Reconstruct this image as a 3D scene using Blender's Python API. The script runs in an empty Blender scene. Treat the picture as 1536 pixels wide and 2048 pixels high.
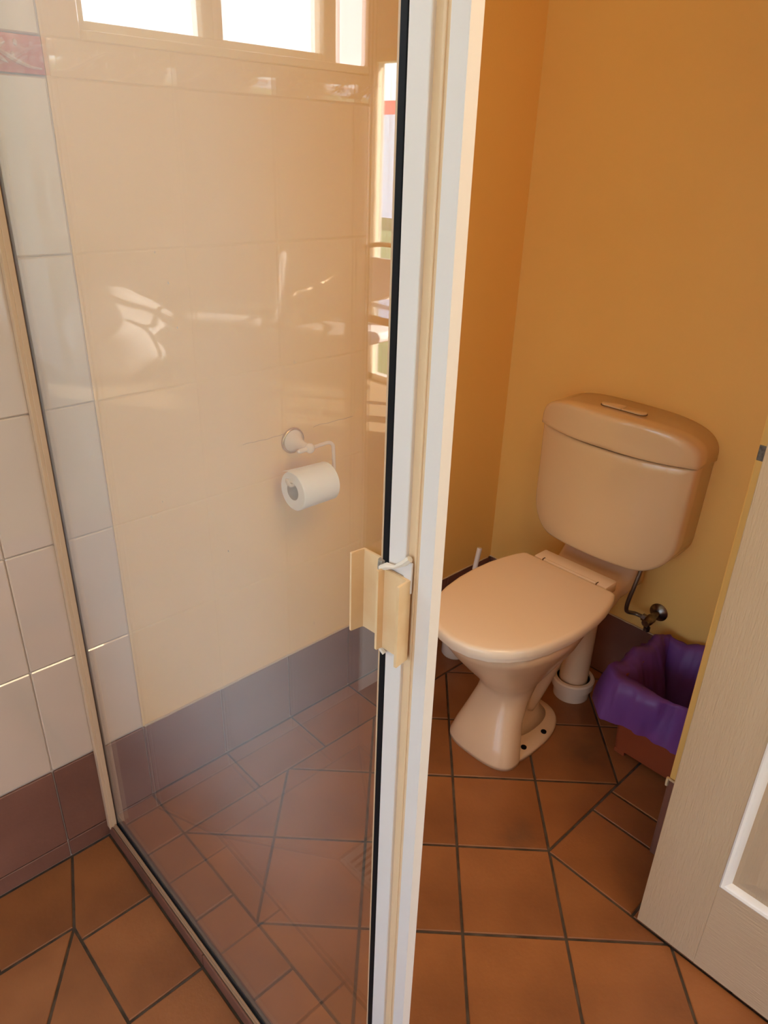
import bpy, bmesh, math, random
from mathutils import Vector, Matrix, noise
random.seed(7)
SC = bpy.context.scene
COL = SC.collection
PI = math.pi

# ------------------------------------------------------------------ camera
F = Vector((0.62188, 0.64919, -0.43798)); R = Vector((0.73156, -0.68116, 0.02908)); U = Vector((0.27946, 0.33849, 0.89851))
CAM = Vector((-0.39790, -1.27816, 1.38))
cd = bpy.data.cameras.new('camera'); cam = bpy.data.objects.new('camera', cd); COL.objects.link(cam)
M = Matrix((R, U, -F)).transposed().to_4x4(); M.translation = CAM
cam.matrix_world = M
cd.sensor_fit = 'VERTICAL'; cd.sensor_height = 36; cd.lens = 1467.55 / 2048 * 36
cd.clip_start = 0.02; cd.clip_end = 200
SC.camera = cam
# ------------------------------------------------------------------ sky, sun, exposure
SKY, SUN, FROST, EXPO = 0.72, 11.0, 3.4, 1.22
w = bpy.data.worlds.new('world'); SC.world = w; w.use_nodes = True
nt = w.node_tree; nt.nodes.clear()
sky = nt.nodes.new('ShaderNodeTexSky'); sky.sky_type = 'NISHITA'; sky.sun_disc = False
sky.sun_elevation = math.radians(48); sky.sun_rotation = math.radians(100); sky.dust_density = 1.5
bg = nt.nodes.new('ShaderNodeBackground'); bg.inputs[1].default_value = SKY
wo = nt.nodes.new('ShaderNodeOutputWorld')
nt.links.new(sky.outputs[0], bg.inputs[0]); nt.links.new(bg.outputs[0], wo.inputs[0])
sd = bpy.data.lights.new('sun', 'SUN'); sd.energy = SUN; sd.angle = math.radians(0.6); sd.color = (1, .95, .86)
so = bpy.data.objects.new('sun', sd); COL.objects.link(so)
so.rotation_euler = Vector((.62, -.92, -.62)).to_track_quat('-Z', 'Y').to_euler()
# portal over the bedroom's glass doors: guides the sky's own light, adds none
pd = bpy.data.lights.new('portal', 'AREA'); pd.shape = 'RECTANGLE'; pd.size = 2.0; pd.size_y = 1.84
po = bpy.data.objects.new('portal', pd); COL.objects.link(po); pd.cycles.is_portal = True
po.location = (-2.96, -1.39, 0.92); po.rotation_euler = Vector((1, 0, 0)).to_track_quat('-Z', 'Z').to_euler()
ld = bpy.data.lights.new('added_warm_fill', 'AREA'); ld.shape = 'RECTANGLE'; ld.size = .9; ld.size_y = .6; ld.energy = 8.5; ld.color = (1, .70, .42)  # unseen warm fill lamp, added to brighten the toilet alcove
lo_ = bpy.data.objects.new('added_warm_fill', ld); COL.objects.link(lo_); lo_.location = (.25, -1.55, 2.37)
pd2 = bpy.data.lights.new('portal', 'AREA'); pd2.shape = 'RECTANGLE'; pd2.size = 1.66; pd2.size_y = 1.9
po2 = bpy.data.objects.new('portal', pd2); COL.objects.link(po2); pd2.cycles.is_portal = True
po2.location = (.45, -5.02, 1.15); po2.rotation_euler = Vector((0, 1, 0)).to_track_quat('-Z', 'Z').to_euler()
SC.view_settings.view_transform = 'Standard'; SC.view_settings.look = 'None'
SC.view_settings.exposure = EXPO; SC.view_settings.gamma = 1; SC.view_settings.use_curve_mapping = False
SC.cycles.max_bounces = 14; SC.cycles.diffuse_bounces = 7; SC.cycles.glossy_bounces = 6; SC.cycles.transparent_max_bounces = 16
SC.cycles.use_denoising = True; SC.cycles.sample_clamp_indirect = 12

# ------------------------------------------------------------------ materials
def mat(name, col, rough=.5, metal=0, coat=0, coat_ior=1.5, spec=.5, var=None, vscale=8, bump=0, bscale=60, emit=None, est=0,
        stretch=None, trans=0, rvar=0, detail=4, sss=0, tint_obj=0, coat_rough=.02):
    m = bpy.data.materials.new(name); m.use_nodes = True; t = m.node_tree
    b = t.nodes['Principled BSDF']; L = t.links
    def setc(c): b.inputs['Base Color'].default_value = (*c, 1)
    setc(col)
    b.inputs['Roughness'].default_value = rough; b.inputs['Metallic'].default_value = metal
    b.inputs['Specular IOR Level'].default_value = spec
    b.inputs['Coat Weight'].default_value = coat; b.inputs['Coat IOR'].default_value = coat_ior
    b.inputs['Coat Roughness'].default_value = coat_rough
    if sss: b.inputs['Subsurface Weight'].default_value = sss; b.inputs['Subsurface Scale'].default_value = .01
    tc = t.nodes.new('ShaderNodeTexCoord'); mp = t.nodes.new('ShaderNodeMapping'); L.new(tc.outputs['Object'], mp.inputs[0])
    if stretch: mp.inputs['Scale'].default_value = stretch
    cur = None
    if var is not None:
        n = t.nodes.new('ShaderNodeTexNoise'); n.inputs['Scale'].default_value = vscale; n.inputs['Detail'].default_value = detail
        L.new(mp.outputs[0], n.inputs['Vector'])
        r = t.nodes.new('ShaderNodeValToRGB'); r.color_ramp.elements[0].position = .35; r.color_ramp.elements[1].position = .68
        r.color_ramp.elements[0].color = (*col, 1); r.color_ramp.elements[1].color = (*var, 1)
        L.new(n.outputs['Fac'], r.inputs[0]); L.new(r.outputs[0], b.inputs['Base Color']); cur = r.outputs[0]
        if rvar:
            mr = t.nodes.new('ShaderNodeMapRange'); mr.inputs[3].default_value = rough - rvar; mr.inputs[4].default_value = rough + rvar
            L.new(n.outputs['Fac'], mr.inputs[0]); L.new(mr.outputs[0], b.inputs['Roughness'])
    if tint_obj:
        oi = t.nodes.new('ShaderNodeObjectInfo'); hs = t.nodes.new('ShaderNodeHueSaturation')
        mr = t.nodes.new('ShaderNodeMapRange'); mr.inputs[3].default_value = 1 - tint_obj; mr.inputs[4].default_value = 1 + tint_obj
        L.new(oi.outputs['Random'], mr.inputs[0]); L.new(mr.outputs[0], hs.inputs['Value'])
        if cur: L.new(cur, hs.inputs['Color'])
        else: hs.inputs['Color'].default_value = (*col, 1)
        L.new(hs.outputs[0], b.inputs['Base Color'])
    if bump:
        n2 = t.nodes.new('ShaderNodeTexNoise'); n2.inputs['Scale'].default_value = bscale; n2.inputs['Detail'].default_value = 5
        L.new(mp.outputs[0], n2.inputs['Vector'])
        bp = t.nodes.new('ShaderNodeBump'); bp.inputs['Strength'].default_value = bump; bp.inputs['Distance'].default_value = .002
        L.new(n2.outputs['Fac'], bp.inputs['Height']); L.new(bp.outputs[0], b.inputs['Normal'])
    if emit:
        b.inputs['Emission Color'].default_value = (*emit, 1); b.inputs['Emission Strength'].default_value = est
    return m

ORANGE = (.84, .50, .14)
M_paint = mat('ochre_wall_paint', ORANGE, .55, var=(.82, .48, .13), vscale=3, bump=.12, bscale=140, spec=.35)
M_tilew = mat('glazed_cream_tile', (.68, .53, .41), .22, coat=1, coat_ior=2.7, coat_rough=.0, var=(.70, .55, .43), vscale=3, bump=.0, tint_obj=.02)
M_grout = mat('pale_grout', (.50, .40, .32), .9)
M_dgrout = mat('dark_floor_grout', (.055, .038, .026), .95, var=(.11, .08, .06), vscale=30)
M_skirt = mat('brown_skirting_tile', (.17, .068, .044), .45, var=(.21, .085, .054), vscale=7, bump=.25, bscale=90, tint_obj=.07, rvar=.06)
M_terra = mat('terracotta_floor_tile', (.335, .125, .040), .42, var=(.215, .074, .023), vscale=4, bump=.22, bscale=120, tint_obj=.07, rvar=.08)
def stain(m, x, y, r):
    t = m.node_tree; L = t.links; b = t.nodes['Principled BSDF']; src = b.inputs['Base Color'].links[0].from_socket
    g = t.nodes.new('ShaderNodeNewGeometry'); vd = t.nodes.new('ShaderNodeVectorMath'); vd.operation = 'DISTANCE'
    vd.inputs[1].default_value = (x, y, 0); L.new(g.outputs['Position'], vd.inputs[0])
    n = t.nodes.new('ShaderNodeTexNoise'); n.inputs['Scale'].default_value = 28; L.new(g.outputs['Position'], n.inputs['Vector'])
    ad = t.nodes.new('ShaderNodeMath'); ad.operation = 'MULTIPLY_ADD'; ad.inputs[1].default_value = r * 1.6
    L.new(n.outputs['Fac'], ad.inputs[0]); L.new(vd.outputs['Value'], ad.inputs[2])
    mr = t.nodes.new('ShaderNodeMapRange'); mr.inputs[1].default_value = r * 1.1; mr.inputs[2].default_value = r * 2.2
    mr.inputs[3].default_value = .4; mr.inputs[4].default_value = 0; L.new(ad.outputs[0], mr.inputs[0])
    mx = t.nodes.new('ShaderNodeMixRGB'); mx.inputs[2].default_value = (.09, .05, .03, 1)
    L.new(mr.outputs[0], mx.inputs[0]); L.new(src, mx.inputs[1]); L.new(mx.outputs[0], b.inputs['Base Color'])
stain(M_terra, .66, -.655, .035); stain(M_terra, 1.0, -.60, .05)
M_fred = mat('red_frieze_glaze', (.50, .075, .035), .22, coat=1, coat_ior=1.6, var=(.66, .34, .26), vscale=60)
M_frel = mat('pale_frieze_relief', (.72, .56, .46), .2, coat=1, coat_ior=1.7)
M_china = mat('cream_china', (.76, .52, .33), .26, coat=.35, spec=.5)
M_plast = mat('cream_plastic_cistern', (.74, .52, .29), .2, var=(.75, .53, .30), vscale=4, coat=.4)
M_lid = mat('cream_seat_plastic', (.90, .74, .57), .22, spec=.5)
M_groove = mat('dark_seam', (.12, .07, .03), .8)
M_dark = mat('black_rubber', (.006, .006, .008), .6, spec=.15)
M_chan = mat('cream_vinyl_channel', (.80, .57, .35), .4)
M_white = mat('white_powdercoat', (.78, .72, .69), .32, spec=.5, var=(.76, .70, .67), vscale=5, bump=.05, bscale=40)
M_cream = mat('cream_powdercoat', (.62, .42, .26), .38)
M_rail = mat('shaded_cream_rail', (.36, .22, .13), .45)  # cream of the frame with the rail's shade put into the colour
M_hand = mat('aged_cream_plastic', (.80, .57, .33), .4, var=(.74, .49, .26), vscale=30)
M_glue = mat('grey_sealant', (.16, .14, .11), .7, var=(.55, .45, .36), vscale=60, bump=.5, bscale=80)
M_gluew = mat('white_sealant', (.75, .66, .56), .7, bump=.5, bscale=80)
M_chrome = mat('tarnished_chrome', (.30, .25, .21), .3, metal=1, var=(.16, .13, .11), vscale=60)
M_pipe = mat('dull_metal_hose', (.16, .12, .09), .42, metal=.8)
M_brass = mat('brass_ring', (.62, .42, .18), .25, metal=1)
M_beige = mat('beige_holder_enamel', (.76, .60, .46), .22, coat=.5)
M_paper = mat('toilet_paper', (.88, .85, .80), .95, bump=.25, bscale=150, sss=.1)
M_card = mat('cardboard', (.45, .32, .2), .9)
M_bin = mat('rust_red_plastic', (.28, .055, .018), .35)
M_door = mat('cream_grained_door', (.55, .40, .255), .42, var=(.53, .385, .24), vscale=3, bump=.55, bscale=55, stretch=(1, 8, .6))
M_doorh = mat('cream_grained_door_rail', (.55, .40, .255), .42, bump=.55, bscale=55, stretch=(1, .6, 8))
M_mould = mat('door_moulding_white', (.86, .80, .72), .25)
M_steel = mat('worn_steel_plate', (.22, .18, .15), .45, metal=.7, var=(.1, .08, .07), vscale=200)
M_caulk = mat('dirty_cream_caulk', (.66, .48, .26), .7, bump=.6, bscale=60)
M_winf = mat('window_frame_cream', (.72, .62, .46), .4)
M_frost = mat('frosted_daylit_glass', (.9, .93, .96), .5, emit=(.78, .88, 1.0), est=FROST)
nt_ = M_frost.node_tree; nn = nt_.nodes.new('ShaderNodeTexNoise'); nn.inputs['Scale'].default_value = 5
mr_ = nt_.nodes.new('ShaderNodeMapRange'); mr_.inputs[3].default_value = FROST * .85; mr_.inputs[4].default_value = FROST * 1.1
nt_.links.new(nn.outputs['Fac'], mr_.inputs[0]); nt_.links.new(mr_.outputs[0], nt_.nodes['Principled BSDF'].inputs['Emission Strength'])
M_reveal_glow = mat('glowing_reveal_strip', (.9, .86, .86), .4, emit=(.95, .86, .90), est=2.2)  # glow added to the window reveal so it looks brightly lit
M_mirror = mat('mirror_silver', (.92, .92, .92), .0, metal=1)
M_pale = mat('pale_bedroom_paint', (.80, .72, .64), .6)
M_ceil = mat('ceiling_white', (.85, .78, .66), .7)
M_wood = mat('orange_timber', (.62, .30, .10), .25, var=(.50, .22, .07), vscale=4, stretch=(1, 1, 6), coat=.8)
M_tube = mat('bronze_tube', (.45, .34, .22), .3, metal=.6)
M_uph = mat('white_upholstery', (.85, .80, .78), .8)
M_slat = mat('vertical_blind_fabric', (.86, .84, .80), .8)
M_lawn = mat('lawn_grass', (.12, .20, .08), .9, var=(.16, .25, .11), vscale=2)
M_fence = mat('pale_blue_fence', (.62, .72, .82), .6)
M_gut = mat('red_gutter', (.75, .16, .16), .5)
M_carpet = mat('bedroom_carpet', (.34, .24, .14), .95, bump=.5, bscale=200)

def thin_bag():
    m = bpy.data.materials.new('purple_bin_liner'); m.use_nodes = True; t = m.node_tree; t.nodes.clear(); L = t.links
    tc = t.nodes.new('ShaderNodeTexCoord'); n = t.nodes.new('ShaderNodeTexNoise'); n.inputs['Scale'].default_value = 14; n.inputs['Detail'].default_value = 6
    mp = t.nodes.new('ShaderNodeMapping'); mp.inputs['Scale'].default_value = (2.5, .6, 1); mp.inputs['Rotation'].default_value = (.3, .4, .5)
    L.new(tc.outputs['Object'], mp.inputs[0]); L.new(mp.outputs[0], n.inputs['Vector'])
    bp = t.nodes.new('ShaderNodeBump'); bp.inputs['Strength'].default_value = .7; bp.inputs['Distance'].default_value = .006; L.new(n.outputs['Fac'], bp.inputs['Height'])
    d = t.nodes.new('ShaderNodeBsdfPrincipled'); d.inputs['Base Color'].default_value = (.25, .095, .40, 1); d.inputs['Roughness'].default_value = .38
    L.new(bp.outputs[0], d.inputs['Normal'])
    tr = t.nodes.new('ShaderNodeBsdfTranslucent'); tr.inputs[0].default_value = (.38, .16, .62, 1)
    tp = t.nodes.new('ShaderNodeBsdfTransparent'); tp.inputs[0].default_value = (.66, .42, .80, 1)
    m1 = t.nodes.new('ShaderNodeMixShader'); m1.inputs[0].default_value = .3
    m2 = t.nodes.new('ShaderNodeMixShader'); m2.inputs[0].default_value = .24
    L.new(d.outputs[0], m1.inputs[1]); L.new(tr.outputs[0], m1.inputs[2]); L.new(m1.outputs[0], m2.inputs[1]); L.new(tp.outputs[0], m2.inputs[2])
    o = t.nodes.new('ShaderNodeOutputMaterial'); L.new(m2.outputs[0], o.inputs[0]); return m
M_bag = thin_bag()

VEIL = .17; F0 = .085
def glass_mat(veil):
    m = bpy.data.materials.new('clear_glass'); m.use_nodes = True; t = m.node_tree; t.nodes.clear(); L = t.links
    g = t.nodes.new('ShaderNodeNewGeometry'); dt = t.nodes.new('ShaderNodeVectorMath'); dt.operation = 'DOT_PRODUCT'
    L.new(g.outputs['Incoming'], dt.inputs[0]); L.new(g.outputs['Normal'], dt.inputs[1])
    def mth(op, a, b=None):
        n = t.nodes.new('ShaderNodeMath'); n.operation = op
        for i, v in enumerate((a, b)):
            if v is None: continue
            if isinstance(v, (int, float)): n.inputs[i].default_value = v
            else: L.new(v, n.inputs[i])
        return n.outputs[0]
    c = mth('ABSOLUTE', dt.outputs['Value']); p5 = mth('POWER', mth('SUBTRACT', 1.0, c), 5.0)
    fr = mth('ADD', mth('MULTIPLY', p5, 1 - F0), F0)
    tp = t.nodes.new('ShaderNodeBsdfTransparent'); tp.inputs[0].default_value = (.968, .982, .972, 1)
    gl = t.nodes.new('ShaderNodeBsdfGlossy'); gl.inputs['Roughness'].default_value = 0; gl.inputs[0].default_value = (1, 1, 1, 1)
    mx = t.nodes.new('ShaderNodeMixShader'); L.new(fr, mx.inputs[0]); L.new(tp.outputs[0], mx.inputs[1]); L.new(gl.outputs[0], mx.inputs[2])
    out = mx.outputs[0]
    if veil:  # pale cool veil painted on: haze of reflected light put into the glass
        df = t.nodes.new('ShaderNodeBsdfDiffuse'); df.inputs[0].default_value = (.80, .87, .93, 1)
        tl = t.nodes.new('ShaderNodeBsdfTranslucent'); tl.inputs[0].default_value = (.8, .8, .8, 1)
        m0 = t.nodes.new('ShaderNodeMixShader'); m0.inputs[0].default_value = .15; L.new(df.outputs[0], m0.inputs[1]); L.new(tl.outputs[0], m0.inputs[2])
        sp = t.nodes.new('ShaderNodeSeparateXYZ'); L.new(g.outputs['Position'], sp.inputs[0])
        mr = t.nodes.new('ShaderNodeMapRange'); mr.interpolation_type = 'SMOOTHSTEP'
        mr.inputs[1].default_value = -.90; mr.inputs[2].default_value = -.58; mr.inputs[3].default_value = veil * .10; mr.inputs[4].default_value = veil
        L.new(sp.outputs['Y'], mr.inputs[0])
        # water-spot specks near the handle
        vo = t.nodes.new('ShaderNodeTexVoronoi'); vo.inputs['Scale'].default_value = 38; L.new(g.outputs['Position'], vo.inputs['Vector'])
        sk = t.nodes.new('ShaderNodeMapRange'); sk.inputs[1].default_value = .03; sk.inputs[2].default_value = .10; sk.inputs[3].default_value = .16; sk.inputs[4].default_value = 0
        L.new(vo.outputs['Distance'], sk.inputs[0])
        nz = t.nodes.new('ShaderNodeTexNoise'); nz.inputs['Scale'].default_value = 9; L.new(g.outputs['Position'], nz.inputs['Vector'])
        nm = t.nodes.new('ShaderNodeMapRange'); nm.inputs[1].default_value = .56; nm.inputs[2].default_value = .66; L.new(nz.outputs['Fac'], nm.inputs[0])
        mz = t.nodes.new('ShaderNodeMapRange'); mz.interpolation_type = 'SMOOTHSTEP'
        mz.inputs[1].default_value = .25; mz.inputs[2].default_value = .78; mz.inputs[3].default_value = .20; mz.inputs[4].default_value = 1
        L.new(sp.outputs['Z'], mz.inputs[0])
        f = mth('ADD', mth('MULTIPLY', mr.outputs[0], mz.outputs[0]), mth('MULTIPLY', sk.outputs[0], nm.outputs[0]))
        m2 = t.nodes.new('ShaderNodeMixShader'); L.new(f, m2.inputs[0]); L.new(out, m2.inputs[1]); L.new(m0.outputs[0], m2.inputs[2]); out = m2.outputs[0]
    o = t.nodes.new('ShaderNodeOutputMaterial'); L.new(out, o.inputs[0]); return m
M_glass = glass_mat(VEIL); M_glassc = glass_mat(0)

# ------------------------------------------------------------------ mesh helpers
def new_mesh(name, bm, mats, smooth=False):
    me = bpy.data.meshes.new(name); bmesh.ops.recalc_face_normals(bm, faces=bm.faces[:]); bm.to_mesh(me); bm.free()
    for m in (mats if isinstance(mats, (list, tuple)) else [mats]): me.materials.append(m)
    if smooth:
        for p_ in me.polygons: p_.use_smooth = True
        if smooth != 'all': me.set_sharp_from_angle(angle=math.radians(38))
    return me
def obj(name, bm, mats, parent=None, smooth=False, kind=None, label=None):
    me = bm if isinstance(bm, bpy.types.Mesh) else new_mesh(name, bm, mats, smooth)
    o = bpy.data.objects.new(name, me); COL.objects.link(o)
    if parent:
        o.parent = parent
        if not parent.parent: o.matrix_parent_inverse = Matrix.Translation(parent.location).inverted()
    if kind: o['kind'] = kind
    if label: o['label'] = label
    return o
def tag(o, label, cat=None, group=None, kind=None):
    o['label'] = label
    if cat: o['category'] = cat
    if group: o['group'] = group
    if kind: o['kind'] = kind
    return o
def thing(name, loc, label, cat, group=None, kind=None):
    o = bpy.data.objects.new(name, None); o.empty_display_size = .05; COL.objects.link(o); o.location = loc
    return tag(o, label, cat, group, kind)
def box(x0, x1, y0, y1, z0, z1, bev=0, seg=2, bm=None, mi=0):
    b2 = bmesh.new(); bmesh.ops.create_cube(b2, size=1)
    for v in b2.verts:
        v.co = Vector(((x0 + x1) / 2 + v.co.x * (x1 - x0), (y0 + y1) / 2 + v.co.y * (y1 - y0), (z0 + z1) / 2 + v.co.z * (z1 - z0)))
    if bev: bmesh.ops.bevel(b2, geom=b2.edges[:], offset=bev, segments=seg, affect='EDGES', profile=.5)
    for f in b2.faces: f.material_index = mi
    if bm is None: return b2
    return merge(bm, b2)
def merge(a, b2):
    me = bpy.data.meshes.new('tmp'); b2.to_mesh(me); b2.free(); a.from_mesh(me); bpy.data.meshes.remove(me); return a
def prism(poly, z0, z1, bev=.0015, ax='z'):
    """extrude polygon; top edges bevelled by an inset ring."""
    bm = bmesh.new(); n = len(poly); c = Vector((sum(q[0] for q in poly) / n, sum(q[1] for q in poly) / n))
    def ring(ins, z):
        out = []
        for q in poly:
            v = Vector(q) - c; l = max(v.length, 1e-5); v = v * (1 - ins / l) + c
            out.append(bm.verts.new((v.x, v.y, z)))
        return out
    r0 = ring(0, z0); r1 = ring(0, z1 - bev); r2 = ring(bev * 1.5, z1)
    for a, b_ in ((r0, r1), (r1, r2)):
        for i in range(n): bm.faces.new((a[i], a[(i + 1) % n], b_[(i + 1) % n], b_[i]))
    bm.faces.new(r2); bm.faces.new(r0[::-1]); return bm
def loft(rings, cap=True, closed=True):
    bm = bmesh.new(); vs = [[bm.verts.new(p_) for p_ in r] for r in rings]; n = len(rings[0])
    for a, b_ in zip(vs, vs[1:]):
        for i in range(n if closed else n - 1): bm.faces.new((a[i], a[(i + 1) % n], b_[(i + 1) % n], b_[i]))
    if cap: bm.faces.new(vs[0][::-1]); bm.faces.new(vs[-1])
    return bm
def tube(path, r, n=12, cap=True, res=0):
    P = [Vector(q) for q in path]
    if res:
        Q = []
        for i in range(len(P) - 1):
            a, b_, c, d = P[max(i - 1, 0)], P[i], P[i + 1], P[min(i + 2, len(P) - 1)]
            for k in range(res):
                t = k / res
                Q.append(.5 * ((2 * b_) + (c - a) * t + (2 * a - 5 * b_ + 4 * c - d) * t * t + (-a + 3 * b_ - 3 * c + d) * t ** 3))
        Q.append(P[-1]); P = Q
    rr = r if callable(r) else (lambda t: r); rings = []; up = None
    for i, q in enumerate(P):
        T = (P[min(i + 1, len(P) - 1)] - P[max(i - 1, 0)]).normalized()
        if up is None:
            up = Vector((0, 0, 1)) if abs(T.z) < .9 else Vector((1, 0, 0))
        s = T.cross(up).normalized(); up = s.cross(T).normalized()
        rad = rr(i / (len(P) - 1))
        rings.append([q + (s * math.cos(2 * PI * k / n) + up * math.sin(2 * PI * k / n)) * rad for k in range(n)])
    return loft(rings, cap)
def lathe(prof, origin, axis, n=32, cap=True):
    """prof: (dist along axis, radius)"""
    o = Vector(origin); A = Vector(axis).normalized(); s = A.cross(Vector((0, 0, 1)) if abs(A.z) < .9 else Vector((1, 0, 0))).normalized(); u = s.cross(A)
    return loft([[o + A * d + (s * math.cos(2 * PI * k / n) + u * math.sin(2 * PI * k / n)) * max(r, 1e-5) for k in range(n)] for d, r in prof], cap)
def clip(poly, a, b, c):
    """keep a*x+b*y<=c"""
    out = []
    for i in range(len(poly)):
        p_, q = poly[i], poly[(i + 1) % len(poly)]; dp = a * p_[0] + b * p_[1] - c; dq = a * q[0] + b * q[1] - c
        if dp <= 0: out.append(p_)
        if dp * dq < 0:
            t = dp / (dp - dq); out.append((p_[0] + (q[0] - p_[0]) * t, p_[1] + (q[1] - p_[1]) * t))
    return out
def shrink(poly, g):
    """inset a convex polygon by g (counter-clockwise or clockwise)"""
    n = len(poly); area = sum(poly[i][0] * poly[(i + 1) % n][1] - poly[(i + 1) % n][0] * poly[i][1] for i in range(n))
    if area < 0: poly = poly[::-1]
    out = poly
    for i in range(n):
        p_, q = poly[i], poly[(i + 1) % n]; dx, dy = q[0] - p_[0], q[1] - p_[1]; l = math.hypot(dx, dy)
        if l < 1e-5: continue
        nx, ny = dy / l, -dx / l
        out = clip(out, nx, ny, nx * p_[0] + ny * p_[1] - g)
        if len(out) < 3: return []
    res = []
    for q in out:
        if not res or math.hypot(q[0] - res[-1][0], q[1] - res[-1][1]) > 1e-4: res.append(q)
    if len(res) > 2 and math.hypot(res[0][0] - res[-1][0], res[0][1] - res[-1][1]) < 1e-4: res.pop()
    return res if len(res) > 2 else []
def parea(p_): return abs(sum(p_[i][0] * p_[(i + 1) % len(p_)][1] - p_[(i + 1) % len(p_)][0] * p_[i][1] for i in range(len(p_)))) / 2

# ------------------------------------------------------------------ floor
SF = -.047      # shower floor level
TS = .006       # tile thickness above grout bed
bm = box(.0058, 1.45, -1.75, .1, -.12, -.003)
box(-3.0, .0058, -1.75, -.95, -.12, -.003, bm=bm)
floor = obj('floor', bm, M_dgrout, kind='structure')
tag(floor, 'terracotta tiled bathroom floor with dark grout, some tiles laid diagonally', kind='structure')
G = .0028
def floor_tile(poly, z=0, parent=floor, m=M_terra, g=G):
    q = shrink(poly, g)
    if len(q) < 3 or parea(q) < 2.5e-4: return
    cx = sum(a for a, _ in q) / len(q); cy = sum(b for _, b in q) / len(q)
    dz = random.uniform(-.0005, .0005)
    bm_ = prism([(a - cx, b_ - cy) for a, b_ in q], -TS, 0)
    o = obj('tile', bm_, m, parent); o.location = (cx, cy, z + dz)
    return o
XF, YF, XC, YC2 = .0965, -.148, .671, -.7235
def diamonds():
    """tiles laid diagonally, cut where the field meets the straight border courses"""
    D = .2045 / math.sqrt(2); e = .03
    for i in range(-16, 17):
        for j in range(-16, 17):
            x = .675 + i * D - j * D; y = -.4345 - i * D - j * D; cy_ = y - D
            poly = [(x, y), (x + D, y - D), (x, y - 2 * D), (x - D, y - D)]
            H = [(0, 1, YF), (0, -1, 1.50), (1, 0, 1.316), (-1, 0, .95)]
            if x > XC + e: H.append((0, -1, -YC2))
            elif cy_ < YC2 - e: H.append((1, 0, XC))
            if cy_ > -.965: H.append((-1, 0, -XF))
            elif x < XF: H.append((0, 1, -.965))
            for h in H:
                poly = clip(poly, *h)
                if len(poly) < 3: break
            if len(poly) >= 3: floor_tile(poly)
diamonds()
def rects(xs, ys):
    for a, b_ in zip(xs, xs[1:]):
        for c, d in zip(ys, ys[1:]): floor_tile([(a, c), (b_, c), (b_, d), (a, d)])
rects([XF, .300, .503, .706, .910, 1.113, 1.316], [YF, -.001])          # border by the left wall
rects([.006, XF], [-.001, YF, -.351, -.555, -.758, -.962])                # border beside the shower screen
rects([.671, .848], [-.7235, -.93]); rects([.848, .93, 1.13, 1.316], [-.7235, -.875])
rects([.671, .84], [-.93, -1.134, -1.338, -1.54])
# bedroom and far bathroom floor
obj('carpet', box(-3.0, -.95, -4.9, -1.5, -.03, -.001), M_carpet, floor); obj('carpet', box(-.95, 1.45, -4.9, -1.505, -.03, -.001), M_carpet, floor)
obj('carpet', box(-3.0, -.95, -1.5, 0, -.03, -.001), M_carpet, floor)
# sunken shower floor
sh = obj('trim_1', box(-.95, -.001, -.96, .1, -.13, SF - .003), M_dgrout)
tag(sh, 'sunken terracotta tiled shower floor inside the glass screen', kind='structure')
def st(poly): floor_tile(poly, SF, sh)
st([(-.168, -.169), (-.103, 0), (-.0158, 0), (-.0158, -.205), (-.168, -.205)])
st([(-.0158, -.205), (-.168, -.205), (-.168, -.413), (-.0158, -.413)])
st([(-.0158, -.413), (-.168, -.413), (-.168, -.618), (-.0158, -.618)])
st([(-.0158, -.618), (-.168, -.618), (-.168, -.75), (-.0158, -.92)])
st([(-.168, -.169), (-.103, 0), (-.309, 0), (-.309, -.166)])
st([(-.309, -.166), (-.309, 0), (-.512, 0), (-.512, -.166)]); st([(-.512, -.166), (-.512, 0), (-.745, 0), (-.60, -.166)])
st([(-.60, -.166), (-.745, 0), (-.745, -.92), (-.60, -.75)]); st([(-.168, -.75), (-.0158, -.92), (-.745, -.92), (-.60, -.75)])
cx, cy = -.385, -.46
st([(-.168, -.169), (cx + .05, cy + .06), (cx - .05, cy + .06), (-.60, -.166)])
st([(-.168, -.169), (-.168, -.75), (cx + .05, cy - .05), (cx + .05, cy + .06)])
st([(-.60, -.166), (cx - .05, cy + .06), (cx - .05, cy - .05), (-.60, -.75)])
st([(-.168, -.75), (-.60, -.75), (cx - .05, cy - .05), (cx + .05, cy - .05)])
dr = thing('floor_drain', (cx, cy, SF), 'small square steel floor waste in the middle of the sunken shower floor', 'drain')
obj('drain_frame', box(cx - .048, cx + .048, cy - .047, cy + .055, SF - .004, SF - .001, .001), M_chrome, dr)
for k in range(5): obj('slot', box(cx - .035, cx + .035, cy - .030 + k * .015, cy - .024 + k * .015, SF - .001, SF + .0002), M_dark, dr)

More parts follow.
